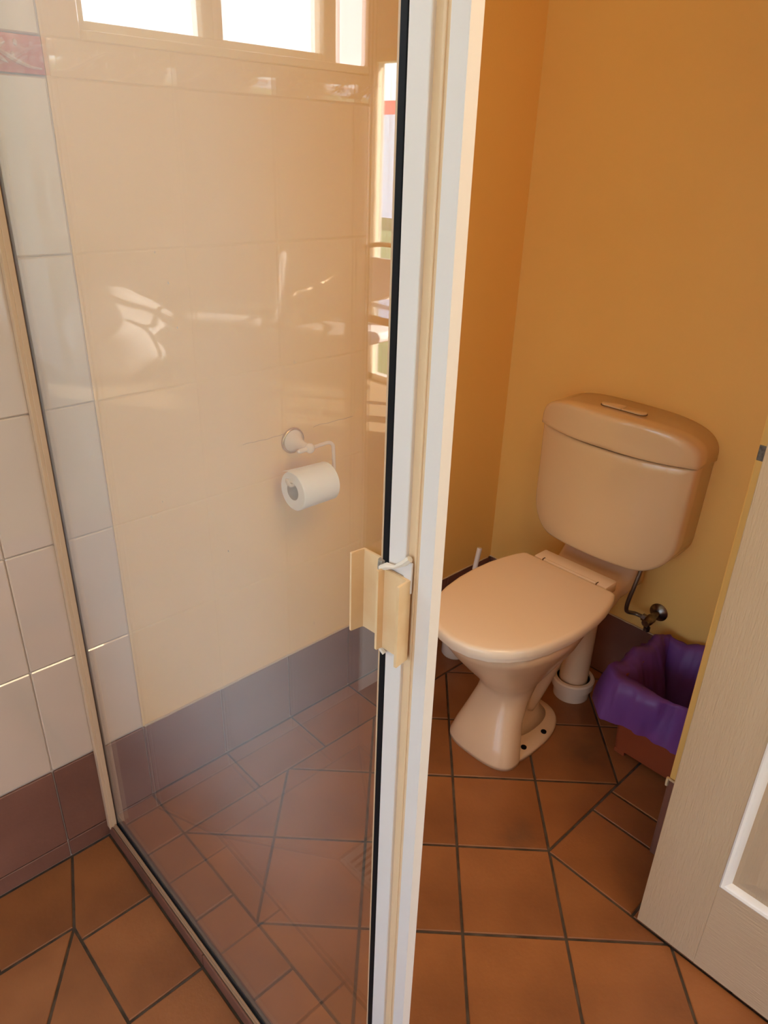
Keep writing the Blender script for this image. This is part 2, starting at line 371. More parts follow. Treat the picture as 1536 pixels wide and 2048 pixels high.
# ------------------------------------------------------------------ left wall (tiled in the shower, painted beyond)
WX0, WX1, WZ0, WZ1 = -.735, -.160, 1.528, 2.10
bm = box(-.75, WX0, .004, .12, -.12, 2.4); box(WX0, WX1, .004, .12, -.12, WZ0, bm=bm); box(WX0, WX1, .004, .12, WZ1, 2.4, bm=bm)
box(WX1, 1.45, .004, .12, -.12, 2.4, bm=bm)
wl = obj('wall_left', bm, M_grout); tag(wl, 'wall tiled cream in the shower and painted ochre beside the toilet, with brown skirting tiles', kind='structure')
obj('plaster', box(.0985, 1.33, .001, .006, .205, 2.4), M_paint, wl)
rows = [.207, .460, .712, .965, 1.217, 1.470]
cols = [-.745, -.707, -.506, -.305, -.104, .0975]
tmesh = {}
def wtile(x0, x1, z0, z1, m=M_tilew, name='tile', y=0.0, g=.0009, bev=.0022):
    k = (round(x1 - x0, 4), round(z1 - z0, 4), m.name)
    if k not in tmesh:
        w_, h_ = (x1 - x0) / 2 - g, (z1 - z0) / 2 - g
        tmesh[k] = new_mesh('tile', box(-w_, w_, 0, .006, -h_, h_, min(bev, w_ * .4), 1), m)
    o = obj(name, tmesh[k], None, wl); o.location = ((x0 + x1) / 2, y + random.uniform(-.0002, .0002), (z0 + z1) / 2); return o
def win_clip(x0, x1, z0, z1):
    if z1 <= WZ0 or z0 >= WZ1: return [(x0, x1, z0, z1)]
    out = []
    if x0 < WX0: out.append((x0, min(x1, WX0), z0, z1))
    if x1 > WX1: out.append((max(x0, WX1), x1, z0, z1))
    if x0 < WX1 and x1 > WX0:
        if z0 < WZ0: out.append((max(x0, WX0), min(x1, WX1), z0, WZ0))
        if z1 > WZ1: out.append((max(x0, WX0), min(x1, WX1), WZ1, z1))
    return [q for q in out if q[1] - q[0] > .012 and q[3] - q[2] > .012]
allrows = list(zip(rows, rows[1:])) + [(1.5215, 1.774), (1.774, 2.026), (2.026, 2.279), (2.279, 2.4)]
for z0, z1 in allrows:
    for x0, x1 in zip(cols, cols[1:]):
        for q in win_clip(x0, x1, z0, z1): wtile(*q)
# frieze tiles with relief
def frieze(x0, x1, m1=None):
    m1 = m1 or M_fred
    bm = box(x0 + .0007, x1 - .0007, -.0015, .006, 1.4712, 1.5208, .0015)
    def rel(b2):
        for f in b2.faces: f.material_index = 1
        merge(bm, b2)
    n = 3; wd = (x1 - x0)
    for k in range(2):
        ox = x0 + wd * (k + .5) / 2
        for dx, dz in ((-.028, .013), (.012, .014), (.006, -.002), (-.040, -.004)):
            b2 = bmesh.new(); bmesh.ops.create_uvsphere(b2, u_segments=8, v_segments=6, radius=1)
            for v in b2.verts: v.co = Vector((ox + dx + v.co.x * .0032, -.0015 + v.co.y * .0028, 1.496 + dz + v.co.z * .0045))
            rel(b2)
        pts = [(ox - .045 + .09 * t, -.002, 1.5 + .010 * math.cos(t * PI * 1.15) - .012 * t) for t in [i / 8 for i in range(9)]]
        rel(tube(pts, lambda t: .0012 + .0022 * math.sin(PI * t), 6))
        for s in (1, -1):
            pts = [(ox - .02 + .018 * t, -.0016, 1.496 + s * (.002 + .011 * t)) for t in (0, .33, .66, 1)]
            rel(tube(pts, lambda t: .0006 + .003 * math.sin(PI * min(t + .1, 1)), 6))
    return obj('frieze_tile', bm, [m1, M_frel], wl, smooth=True)
for x0, x1 in zip(cols, cols[1:]): frieze(x0, x1, M_fred if x1 > 0 else M_tilew)
# skirting tiles
xs = [-.745, -.707, -.506, -.305, -.104, .0975, .2975, .4985, .704, .906, 1.108, 1.313]
for x0, x1 in zip(xs, xs[1:]): wtile(x0, x1, .0015, .2055, M_skirt, 'skirting_tile', y=-.002, g=.0013, bev=.0016)
for x0, x1 in zip(cols, cols[1:]): wtile(x0, x1 - .0, SF + .001, .0005, M_skirt, 'skirting_tile', y=-.001, g=.0013, bev=.0014)
# caulk line over the painted stretch
pts = [(x_ / 100, -.002 + .0006 * noise.noise((x_ * .3, 0, 0)), .2075 + .0012 * noise.noise((x_ * .35, 3, 0))) for x_ in range(10, 131, 2)]
obj('caulk', tube(pts, .0022, 6), M_caulk, wl)
# plaster hairline crack
def crack(path):
    bm = bmesh.new()
    for i in range(len(path) - 1):
        a, b_ = path[i], path[i + 1]; r = .00035
        v = [bm.verts.new(q) for q in ((a[0], .0006, a[1] - r), (b_[0], .0006, b_[1] - r), (b_[0], .0006, b_[1] + r), (a[0], .0006, a[1] + r))]
        bm.faces.new(v)
    return bm
cr = []
x_ = .40
while x_ < .72:
    cr.append((x_, .81 + .0035 * noise.noise((x_ * 40, 0, 0)))); x_ += .008
obj('crack', crack(cr[:17]), M_groove, wl); obj('crack', crack(cr[24:]), M_groove, wl)

# window in the shower wall (frosted, two lights)
wi = thing('window_1', (-.39, .02, WZ0), 'frosted daylit bathroom window above the frieze tiles, mirrored in the shower glass', 'window', kind='structure')
bm = box(WX0 - .004, WX1 + .001, -.006, .075, WZ0 - .006, WZ0 + .008, .002); obj('sill', bm, M_winf, wi)
bm = box(WX0, WX1, .012, .05, WZ0 + .008, WZ0 + .022, .002); box(WX0, WX1, .012, .05, WZ1 - .03, WZ1, .002, bm=bm)
box(WX1 - .012, WX1, .012, .05, WZ0, WZ1, .002, bm=bm); box(-.665, -.625, .006, .05, WZ0, WZ1, .003, bm=bm)
obj('frame', bm, M_winf, wi)
bm = box(-.412, -.402, .004, .03, WZ0 + .02, WZ1 - .03, .002); box(-.398, -.366, .010, .03, WZ0 + .02, WZ1 - .03, .002, bm=bm); obj('sash_stile', bm, M_winf, wi)
obj('pane', box(-.366, WX1 - .012, .026, .032, WZ0 + .02, WZ1 - .03), M_frost, wi)
obj('pane', box(-.628, -.405, .034, .040, WZ0 + .02, WZ1 - .03), M_frost, wi)
obj('glowing_reveal', box(WX0 + .004, -.668, .004, .045, WZ0 + .008, WZ1, .006), M_reveal_glow, wi)  # reveal beside the panes, brightened by its own added glow

# hob strip and shower kerb
hob = obj('trim_2', box(-.0125, .0055, -.95, -.001, -.12, -.0145), M_dgrout)
tag(hob, 'low brown tiled kerb under the bottom rail of the shower screen', kind='structure')
for y0, y1 in ((-.001, -.205), (-.205, -.413), (-.413, -.618), (-.618, -.82), (-.82, -.95)):
    obj('tile', box(-.0152, -.011, y1 + .001, y0 - .001, SF + .001, -.0135, .001), M_skirt, hob)
kf = obj('trim_3', box(-.75, -.02, -.965, -.925, -.12, -.004), M_dgrout); tag(kf, 'tiled front edge of the sunken shower floor', kind='structure')
for a, b_ in zip([-.745, -.54, -.335, -.13], [-.54, -.335, -.13, -.022]): obj('tile', box(a + .0012, b_ - .0012, -.963, -.923, SF, 0, .0015), M_skirt, kf)

# ------------------------------------------------------------------ back wall, nib wall, other walls
wb = obj('wall_back', box(1.322, 1.46, -.9, .12, -.12, 2.4), M_dgrout); tag(wb, 'ochre painted wall behind the toilet with brown skirting tiles', kind='structure')
obj('plaster', box(1.3175, 1.325, -.875, .004, .207, 2.4), M_paint, wb)
for y0, y1 in zip([.0, -.2, -.403, -.606, -.809], [-.2, -.403, -.606, -.809, -.874]):
    obj('skirting_tile', box(1.315, 1.324, y1 + .0013, y0 - .0013, .0015, .2055, .0015), M_skirt, wb)
obj('caulk', tube([(1.3145 + .0008 * noise.noise((k, 1, 0)), -.02 * k, .2075 + .0012 * noise.noise((k * .7, 5, 0))) for k in range(0, 44)], .0022, 6), M_caulk, wb)
nib = obj('wall_right', box(.846, 1.46, -1.75, -.880, -.12, 2.4), M_dgrout); tag(nib, 'ochre painted end of the nib wall beside the toilet bin with a brown skirting tile', kind='structure')
bm = box(.840, 1.45, -1.75, -.8755, .2235, 2.4, .003)
obj('plaster', bm, M_paint, nib)
for y0, y1 in zip([-.8765, -1.08, -1.283, -1.486], [-1.08, -1.283, -1.486, -1.69]): obj('skirting_tile', box(.8395, .848, y1 + .001, y0 - .001, .0015, .219, .0015), M_skirt, nib)
obj('skirting_tile', box(.8405, 1.03, -.8835, -.8745, .0015, .219, .0012), M_skirt, nib); obj('skirting_tile', box(1.032, 1.236, -.8835, -.8745, .0015, .219, .0012), M_skirt, nib)
lp = obj('latch_plate', box(.8385, .8402, -.8905, -.8775, .941, .968, .0008), M_steel, nib, label='worn steel strike plate on the wall edge')
pts = [(.8395 + .001 * noise.noise((k, 0, 0)), -.874 - .0025 * k, .221 + .002 * noise.noise((k * 1.7, 2, 0))) for k in range(8)]
obj('caulk', tube(pts, .003, 6), M_caulk, nib)
obj('caulk', tube([(.8385, -.8745, .224), (.8383, -.8738, .213), (.8388, -.8742, .203)], .0035, 6), M_caulk, nib)
bm = box(-3.0, -.38, -5.0, -4.9, -.12, 2.4); box(1.28, 1.46, -5.0, -4.9, -.12, 2.4, bm=bm); box(-.38, 1.28, -5.0, -4.9, -.12, .2, bm=bm); box(-.38, 1.28, -5.0, -4.9, 2.1, 2.4, bm=bm)
wr = obj('wall_front', bm, M_pale)
w3 = thing('window_3', (.45, -4.95, .2), 'wide plain window at the far end of the bedroom', 'window', kind='structure')
bm = box(-.38, -.34, -4.98, -4.93, .2, 2.1); box(1.24, 1.28, -4.98, -4.93, .2, 2.1, bm=bm); box(-.38, 1.28, -4.98, -4.93, .2, .24, bm=bm); box(-.38, 1.28, -4.98, -4.93, 2.06, 2.1, bm=bm)
obj('frame', bm, M_winf, w3); tag(wr, 'pale far end wall of the bedroom', kind='structure')
o = obj('wall_side', box(1.36, 1.46, -4.9, -1.75, -.12, 2.4), M_pale); tag(o, 'pale side wall of the room outside the bathroom door', kind='structure')
o = obj('wall_hinge', box(.70, .84, -1.80, -1.735, -.0, 2.4), M_paint); tag(o, 'short wall return that carries the bathroom door', kind='structure')
ce = obj('ceiling', box(-3.0, 1.46, -5.0, .12, 2.4, 2.5), M_ceil); tag(ce, 'plain cream ceiling over the bathroom and bedroom', kind='structure')
# wall beyond the shower, in the plane of the left wall, and its mirror
o = obj('wall_mirror_side', box(-3.0, -.75, .002, .12, -.12, 2.4), M_pale); tag(o, 'pale wall beyond the shower that carries the mirror', kind='structure')
mi = thing('wall_mirror', (-1.25, 0, .3), 'tall frameless wall mirror beyond the shower, seen in the glass', 'mirror')
obj('mirror_plate', box(-1.75, -.752, -.004, .001, .25, 2.15), M_mirror, mi)
# window wall of the bedroom
wx = -2.87
bm = box(wx - .12, wx, -4.9, -2.385, -.12, 2.4); box(wx - .12, wx, -.40, .004, -.12, 2.4, bm=bm); box(wx - .12, wx, -2.385, -.40, 1.88, 2.4, bm=bm)
ww = obj('wall_window', bm, M_pale); tag(ww, 'pale bedroom wall with the glazed opening to the garden', kind='structure')
obj('skirting_board', box(wx, wx + .015, -4.9, -2.39, 0, .09, .004), M_ceil, ww)
w2 = thing('window_2', (wx - .05, -1.39, 0), 'bright glazed garden doors with vertical blinds, mirrored in the shower glass', 'window', kind='structure')
bm = box(wx - .09, wx - .04, -2.385, -2.35, 0, 1.88); box(wx - .09, wx - .04, -.435, -.40, 0, 1.88, bm=bm); box(wx - .09, wx - .04, -2.385, -.40, 0, .04, bm=bm); box(wx - .09, wx - .04, -2.385, -.4, 1.85, 1.88, bm=bm)
box(wx - .09, wx - .04, -1.41, -1.37, 0, 1.88, bm=bm); obj('frame', bm, M_winf, w2)
vb = thing('vertical_blind', (wx + .03, -1.39, 1.84), 'cream vertical blinds drawn open in front of the garden doors', 'blind')
obj('head_rail', box(wx + .01, wx + .06, -2.40, -.38, 1.84, 1.90, .004), M_winf, vb)
sm = new_mesh('slat', box(-.044, .044, -.0008, .0008, -1.76, 0), M_slat)
for k in range(11):
    o = obj('slat', sm, None, vb); o.location = (wx + .035, -2.36 + k * .067, 1.835) if k < 5 else (wx + .035, -.52 + (k - 5) * .018, 1.835)
    o.rotation_euler = (0, 0, math.radians(47 + 3 * math.sin(k * 2.1)) if k < 5 else math.radians(4))
# garden
gd = obj('ground', box(-30, 30, -30, 14, -.25, -.13), M_lawn); tag(gd, 'green lawn outside the bedroom glazing', kind='structure')
fe = thing('fence', (-13.8, -6, -.12), 'pale blue metal boundary fence beyond the lawn outside', 'fence')
fm = new_mesh('panel', box(0, .06, 0, 2.34, -.12, 2.27), M_fence)
for k in range(13): o = obj('panel', fm, None, fe); o.location = (-13.86, -20 + k * 2.4, 0)
nb = thing('neighbour_roof', (-14.5, -6, 2.28), 'red gutter line of the neighbouring roof above the fence', 'roof')
obj('gutter', box(-14.5, -14.3, -20, 11, 2.28, 2.62), M_gut, nb)
for k in range(10): obj('post', box(-14.45, -14.35, -19 + k * 3, -18.9 + k * 3, -.12, 2.3), M_fence, nb)

# ------------------------------------------------------------------ shower screen
ss = thing('shower_screen', (0, -.45, -.018), 'clear glass shower side panel in a white and cream aluminium frame with pull handle', 'shower screen')
obj('glass_pane', box(.0, .005, -.876, -.004, -.014, 2.0), M_glass, ss)
bm = box(-.0175, -.0035, -.016, -.0012, -.018, 2.0, .0012); box(-.011, -.0015, -.018, -.0012, -.016, 2.0, .001, bm=bm)
obj('wall_jamb', bm, M_cream, ss)
obj('seal', box(-.0028, .008, -.0065, -.0008, -.014, 2.0, .0008), M_dark, ss)
bm = box(-.0105, -.002, -.874, -.001, -.0145, -.0105, .001); box(-.0075, -.0035, -.874, -.001, -.0125, -.0075, .001, bm=bm)
obj('bottom_rail', bm, M_rail, ss)
obj('seal', box(-.0035, .002, -.874, -.001, -.0135, -.0095, .0004), M_dark, ss)
obj('top_rail', box(-.014, .014, -.945, -.001, 2.0, 2.03, .002), M_cream, ss)
obj('trim_bead', box(-.009, .006, -.8725, -.8705, -.016, 2.0), M_cream, ss)
obj('seal', box(-.0095, .010, -.8800, -.8727, -.018, 2.0, .0008), M_dark, ss)
obj('stile', box(-.010, .012, -.9015, -.8808, -.018, 2.0, .0012), M_white, ss)
bm = box(-.0062, .0025, -.9170, -.9015, -.018, 2.0); box(-.0075, -.005, -.9115, -.9085, -.018, 2.0, .0008, bm=bm)
obj('recessed_channel', bm, M_chan, ss)
bm = box(-.010, .0028, -.9330, -.9172, -.018, 2.0, .0008)
box(-.0102, .0020, -.9334, -.9326, -.018, 2.0, bm=bm)
obj('corner_post', bm, M_white, ss)
def profile(pts, th, z0, z1, cut=0):
    """sheet profile in plan"""
    bm = bmesh.new(); P = [Vector(q) for q in pts]; n = len(P); L_ = []; R_ = []
    for i, q in enumerate(P):
        a = (P[i] - P[i - 1]).normalized() if i else (P[1] - P[0]).normalized()
        b_ = (P[i + 1] - P[i]).normalized() if i < n - 1 else a
        nrm = Vector((-(a + b_).y, (a + b_).x)).normalized(); k = th / 2 / max(.5, nrm.dot(Vector((-a.y, a.x))))
        L_.append(q + nrm * k); R_.append(q - nrm * k)
    ring = L_ + R_[::-1]
    lo = [bm.verts.new((q.x, q.y, z0)) for q in ring]; hi = [bm.verts.new((q.x, q.y, z1)) for q in ring]; m_ = len(ring)
    for i in range(m_): bm.faces.new((lo[i], lo[(i + 1) % m_], hi[(i + 1) % m_], hi[i]))
    for i in range(n - 1):
        bm.faces.new((hi[i], hi[i + 1], hi[m_ - 2 - i], hi[m_ - 1 - i])); bm.faces.new((lo[i + 1], lo[i], lo[m_ - 1 - i], lo[m_ - 2 - i]))
    bmesh.ops.bevel(bm, geom=[e for e in bm.edges if e.calc_length() < .03], offset=.0006, segments=2, affect='EDGES')
    return bm
h1 = obj('handle', profile([(-.0035, -.869), (-.0045, -.8435), (-.0195, -.8418)], .0026, .9725, 1.0575), M_hand, ss, smooth=True, label='aged cream pull profile on the glass side')
h2 = obj('handle', profile([(-.0215, -.8795), (-.0135, -.8800), (-.0125, -.9085), (-.0265, -.9105)], .0028, .9725, 1.0565), M_hand, ss, smooth=True, label='aged cream pull profile over the white stile')
bm = bmesh.new()
pts = [(-.0095 + .002 * noise.noise((k * .9, 0, 0)), -.8725 + .002 * noise.noise((k * .6, 4, 0)), .966 + k * .0045) for k in range(22)]
obj('sealant', tube(pts, lambda t: .0035 + .0018 * noise.noise((t * 14, 0, 9)), 8), M_glue, ss)
bm = tube([(-.0145, -.876, 1.055), (-.0140, -.884, 1.060), (-.0138, -.893, 1.063), (-.0132, -.903, 1.071), (-.012, -.9085, 1.077)], lambda t: .0026 + .001 * math.sin(t * 9), 7)
obj('sealant', bm, M_gluew, ss); bm = (tube([(-.014, -.8765, 1.00), (-.0145, -.8755, .985), (-.014, -.8775, .972), (-.0135, -.884, .9675)], .0028, 7))
obj('sealant', bm, M_gluew, ss)
obj('broken_tab', prism([(-.0115, -.9015), (-.0115, -.9105), (-.0098, -.9105), (-.0098, -.9015)], 1.043, 1.073, .0005), M_white, ss)

# ------------------------------------------------------------------ toilet
YC = -.418
def sup(cx_, ax, ay, z, n=2.6, k=40, cy_=YC, back=None, nb=None):
    """superellipse ring: front half uses ax, back half uses back"""
    out = []
    for i in range(k):
        t = 2 * PI * i / k; c, s = math.cos(t), math.sin(t)
        nn_ = n if c < 0 else (nb or n); A = ax if c < 0 else (back or ax)
        out.append((cx_ + math.copysign(abs(c) ** (2 / nn_), c) * A, cy_ + math.copysign(abs(s) ** (2 / nn_), s) * ay, z))
    return out
tl = thing('toilet', (.95, YC, 0), 'cream close-coupled toilet with closed seat lid in the ochre alcove', 'toilet')
lv = [(0, .762, .862, .103, 2.7), (.012, .761, .862, .103, 2.7), (.05, .776, .868, .093, 2.7), (.10, .797, .885, .078, 2.6), (.145, .814, .92, .068, 2.5), (.172, .820, .95, .067, 2.4),
      (.190, .812, .96, .071, 2.3), (.225, .784, .985, .089, 2.2), (.27, .745, 1.02, .114, 2.2), (.315, .708, 1.06, .138, 2.2), (.35, .684, 1.09, .153, 2.2), (.378, .672, 1.10, .160, 2.2), (.386, .68, 1.095, .155, 2.2)]
rings = []
for z, xf, xb, hw, n in lv:
    mid = xf + min(.20, (xb - xf) * .55)
    rings.append(sup(mid, mid - xf, hw, z, n, 48, back=xb - mid))
bm = loft(rings)
# foot flange
rg = [sup(.90, .12, .103, 0, 3, 40, back=.165, nb=2.5), sup(.90, .12, .103, .010, 3, 40, back=.165, nb=2.5), sup(.90, .116, .099, .016, 3, 40, back=.160, nb=2.5), sup(.90, .10, .070, .018, 2.6, 40, back=.130)]
merge(bm, loft(rg))
# rear web
rg = [sup(.95, .09, .062, .015, 2.4, 32, back=.095), sup(.95, .09, .042, .045, 2.4, 32, back=.07), sup(.95, .09, .036, .17, 2.4, 32, back=.06), sup(.97, .08, .08, .27, 2.2, 32, back=.10)]
merge(bm, loft(rg))
obj('pan', bm, M_china, tl, smooth='all')
# trapway and outlet
bm = tube([(.95, YC - .010, .07), (.985, YC - .016, .13), (1.03, YC - .022, .215), (1.075, YC - .024, .30), (1.10, YC - .02, .35)], lambda t: .034 + .016 * t, 20, res=4)
obj('trapway', bm, M_china, tl, smooth='all')
OX, OY = 1.168, YC - .028
bm = tube([(1.10, YC - .01, .30), (1.14, OY + .004, .30), (1.165, OY, .27), (OX, OY, .20), (OX, OY, .03)], .040, 24, res=4)
obj('outlet_pipe', bm, M_china, tl, smooth='all')
obj('pipe_collar', lathe([(0, .050), (.032, .052), (.035, .0585), (.058, .0595), (.062, .056), (.062, .047), (.030, .046)], (OX, OY, 0), (0, 0, 1), 40), M_beige, tl, smooth=True)
obj('collar_seal', lathe([(.04, .046), (.056, .046), (.052, .040)], (OX, OY, 0), (0, 0, 1), 32), M_dark, tl)
for x_ in (.872, .958):
    b_ = obj('bolt', lathe([(0, .0075), (.003, .0075), (.0035, .0045), (.005, .004)], (x_, YC - .083, .0165), (0, 0, 1), 16), M_dark, tl)
# neck ledge joining pan to cistern
def rrect(y0, y1, z0, z1, r, x, k=6, rb=None):
    out = []; rb = r if rb is None else rb
    for cy_, cz_, a0, rr in ((y1 - r, z1 - r, 0, r), (y0 + r, z1 - r, 90, r), (y0 + rb, z0 + rb, 180, rb), (y1 - rb, z0 + rb, 270, rb)):
        for i in range(k + 1):
            a = math.radians(a0 + 90 * i / k); out.append((x, cy_ + rr * math.cos(a), cz_ + rr * math.sin(a)))
    return out
hw = .108
rg = [rrect(YC - hw, YC + hw, .30, .384, .02, 1.04), rrect(YC - hw, YC + hw, .31, .386, .02, 1.13), rrect(YC - hw, YC + hw, .32, .388, .022, 1.17), rrect(YC - hw + .003, YC + hw - .003, .33, .392, .024, 1.20),
      rrect(YC - hw, YC + hw, .335, .405, .024, 1.225), rrect(YC - hw - .002, YC + hw + .002, .34, .428, .024, 1.25), rrect(YC - hw - .002, YC + hw + .002, .34, .44, .024, 1.262), rrect(YC - hw - .002, YC + hw + .002, .34, .444, .024, 1.30)]
obj('pan_neck', loft(rg), M_china, tl, smooth='all')
# seat and lid
def lidring(z, ins, xb=1.098):
    pts = [(.645, 0), (.652, .045), (.672, .085), (.705, .118), (.75, .145), (.80, .160), (.86, .170), (.92, .173), (.98, .170), (1.03, .162), (1.07, .151), (xb - .006, .142), (xb, .134)]
    full = [(a, YC + b_) for a, b_ in pts] + [(a, YC - b_) for a, b_ in pts[:0:-1]]
    out = []; cx_ = .90
    for a, b_ in full:
        v = Vector((a - cx_, b_ - YC)); l = v.length; v *= (l - ins) / l; out.append((cx_ + v.x, YC + v.y, z))
    return out
rg = [lidring(.386, .012), lidring(.386, .006), lidring(.389, .004), lidring(.397, .004), lidring(.399, .006)]
obj('seat', loft(rg), M_lid, tl, smooth=True)
rg = [lidring(.3975, .004), lidring(.3985, .0006), lidring(.402, 0), lidring(.412, 0), lidring(.4165, .002), lidring(.4195, .006), lidring(.4205, .012), lidring(.4215, .05), lidring(.4225, .10)]
obj('seat_lid', loft(rg), M_lid, tl, smooth=True)
bm = box(1.099, 1.152, YC - .111, YC + .111, .389, .4195, .004); obj('hinge', bm, M_lid, tl, smooth=True)
bm = box(1.0985, 1.108, YC - .080, YC + .080, .396, .4205, .003); obj('hinge_bar', bm, M_lid, tl, smooth=True)
for s in (-1, 1): obj('hinge_gap', box(1.0975, 1.1085, YC + s * .082 - .001, YC + s * .082 + .001, .40, .4212), M_groove, tl)
# cistern
def bowed(outline, yc, zc, xb, xe, bow, hwid, fil=.012, lipx=0):
    def fx(y): return xe - bow * (1 - min(1, abs(y - yc) / hwid) ** 2.2)
    def sc(s): return [(yc + (y - yc) * s, zc + (z - zc) * s) for y, z in outline]
    rings = [[(xb, y, z) for y, z in outline]]
    def off(d):
        out = []
        for y, z in outline:
            v = Vector((y - yc, z - zc)); l = v.length; v *= (l - d) / l; out.append((yc + v.x, zc + v.y))
        return out
    for d, dx in ((0, fil), (fil * .12, fil * .55), (fil * .4, fil * .2), (fil, 0)):
        rings.append([(fx(y) + dx, y, z) for y, z in off(d)])
    o_ = off(fil)
    for s in (.85, .65, .4, .2):
        rings.append([(fx(yc + (y - yc) * s), yc + (y - yc) * s, zc + (z - zc) * s) for y, z in o_])
    return loft(rings)
YK = -.416
ct = bpy.data.objects.new('cistern', None)
body = [(y, z) for _, y, z in rrect(YK - .216, YK + .216, .443, .740, .004, 0, 8, rb=.088)]
body = [(YK + (y - YK) * (.965 + .035 * min(1, (z - .44) / .25)), z) for y, z in body]
cis = obj('cistern', bowed(body, YK, .60, 1.317, 1.222, .052, .216, .014), M_plast, tl, smooth='all')
def subd(poly, mx=.012):
    out = []
    for i in range(len(poly)):
        a, b_ = Vector(poly[i]), Vector(poly[(i + 1) % len(poly)]); n = max(1, int((b_ - a).length / mx))
        for k in range(n): out.append(tuple(a.lerp(b_, k / n)))
    return out
cis.data = new_mesh('cistern', bowed(subd(body), YK, .60, 1.317, 1.222, .052, .216, .009), M_plast, 'all')
top = []
for i in range(61):
    t = PI * i / 60; c, s = math.cos(t), math.sin(t)
    top.append((YK + math.copysign(abs(c) ** (2 / 3.3), c) * .2215, .752 + abs(s) ** (2 / 2.7) * .078))
lidp = subd(top + [(YK - .2215, .7425), (YK + .2215, .7425)], .012)
clid = obj('cistern_lid', bowed(lidp, YK, .785, 1.3165, 1.216, .056, .2215, .013), M_plast, cis, smooth='all')
obj('seam', bowed([(y, z) for y, z in subd([(YK + .2145, .7395), (YK + .2145, .743), (YK - .2145, .743), (YK - .2145, .7395)])], YK, .741, 1.316, 1.226, .052, .216, .002), M_groove, cis)
for k, (a, b_) in enumerate(((YK - .0, YK + .060), (YK - .062, YK - .002))):
    bmb = bmesh.new(); n = 20; out = []
    yc2 = (a + b_) / 2
    r = .0145; pts = []
    if k == 0: pts = [(1.238 - r, a), (1.238 - r, b_ - r)] + [(1.238 - r * math.cos(t), b_ - r + r * math.sin(t)) for t in [PI * i / 10 for i in range(1, 10)]] + [(1.238 + r, b_ - r), (1.238 + r, a)]
    else: pts = [(1.238 + r, b_), (1.238 + r, a + r)] + [(1.238 + r * math.cos(t), a + r - r * math.sin(t)) for t in [PI * i / 10 for i in range(1, 10)]] + [(1.238 - r, a + r), (1.238 - r, b_)]
    obj('button_gap', prism([(1.238 + (px_ - 1.238) * 1.10, yc2 + (py_ - yc2) * 1.05) for px_, py_ in pts], .820, .8312, .0003), M_groove, cis)
    bt = prism(pts, .822, .8350, .001)
    obj('flush_button', bt, M_plast, cis, smooth=True)
# water supply
sv = thing('stop_valve', (1.317, -.583, .28), 'tarnished chrome stop valve low on the wall beside the toilet', 'valve')
obj('wall_flange', lathe([(0, .025), (.002, .0255), (.006, .022), (.010, .013), (.012, .010)], (1.317, -.583, .281), (-1, 0, 0), 32), M_chrome, sv, smooth=True)
obj('valve_body', lathe([(.008, .009), (.040, .009), (.041, .013), (.060, .013), (.064, .010), (.074, .010)], (1.317, -.583, .281), (-1, 0, -.06), 20), M_chrome, sv, smooth=True)
obj('valve_nut', lathe([(0, .010), (.014, .010)], (1.262, -.578, .280), (0, 1, .1), 6), M_chrome, sv)
obj('valve_tap', lathe([(0, .005), (.018, .005), (.019, .009), (.030, .009), (.032, .006)], (1.262, -.583, .276), (0, 0, -1), 10), M_chrome, sv, smooth=True)
obj('hose', tube([(1.262, -.565, .281), (1.258, -.545, .283), (1.240, -.532, .290), (1.222, -.534, .310), (1.213, -.540, .345), (1.216, -.546, .385), (1.224, -.549, .42), (1.232, -.550, .450)], .0055, 10, res=5), M_pipe, sv, smooth='all', label='dark flexible hose to the cistern')

# ------------------------------------------------------------------ toilet brush
tb = thing('toilet_brush', (1.10, -.098, 0), 'white toilet brush standing in its holder behind the toilet', 'toilet brush')
obj('holder', lathe([(0, .038), (.006, .042), (.05, .041), (.10, .036), (.13, .034), (.128, .030), (.02, .035)], (1.055, -.098, 0), (0, 0, 1), 28), M_beige, tb, smooth=True)
bm = tube([(1.05, -.098, .06), (1.12, -.094, .27)], .0055, 12); merge(bm, tube([(1.12, -.094, .27), (1.137, -.092, .337)], .0075, 12))
obj('handle', bm, M_white, tb, smooth=True)
# ------------------------------------------------------------------ bin and liner
bn = thing('waste_bin', (1.17, -.74, 0), 'small rust red rectangular plastic bin between the toilet and the wall', 'bin')
def rr2(x0, x1, y0, y1, r, z, k=5):
    return [(a, b_, z) for (_, a, b_) in rrect(x0, x1, y0, y1, r, 0, k)]
bx0, bx1, by0, by1 = 1.052, 1.27, -.845, -.648
rg = [rr2(bx0 + .004, bx1 - .004, by0 + .004, by1 - .004, .010, .014), rr2(bx0 - .002, bx1 + .002, by0 - .002, by1 + .002, .012, .12), rr2(bx0 - .008, bx1 + .008, by0 - .006, by1 + .007, .014, .238),
      rr2(bx0 - .005, bx1 + .005, by0 - .003, by1 + .004, .012, .238), rr2(bx0 + .004, bx1 - .004, by0 + .006, by1 - .006, .010, .03)]
obj('bin_body', loft(rg), M_bin, bn, smooth=True)
for (a, b_) in ((bx0 + .005, by0 + .005), (bx0 + .005, by1 - .035), (bx1 - .035, by0 + .005), (bx1 - .035, by1 - .035)):
    obj('foot', box(a, a + .03, b_, b_ + .03, 0, .016, .002), M_bin, bn)
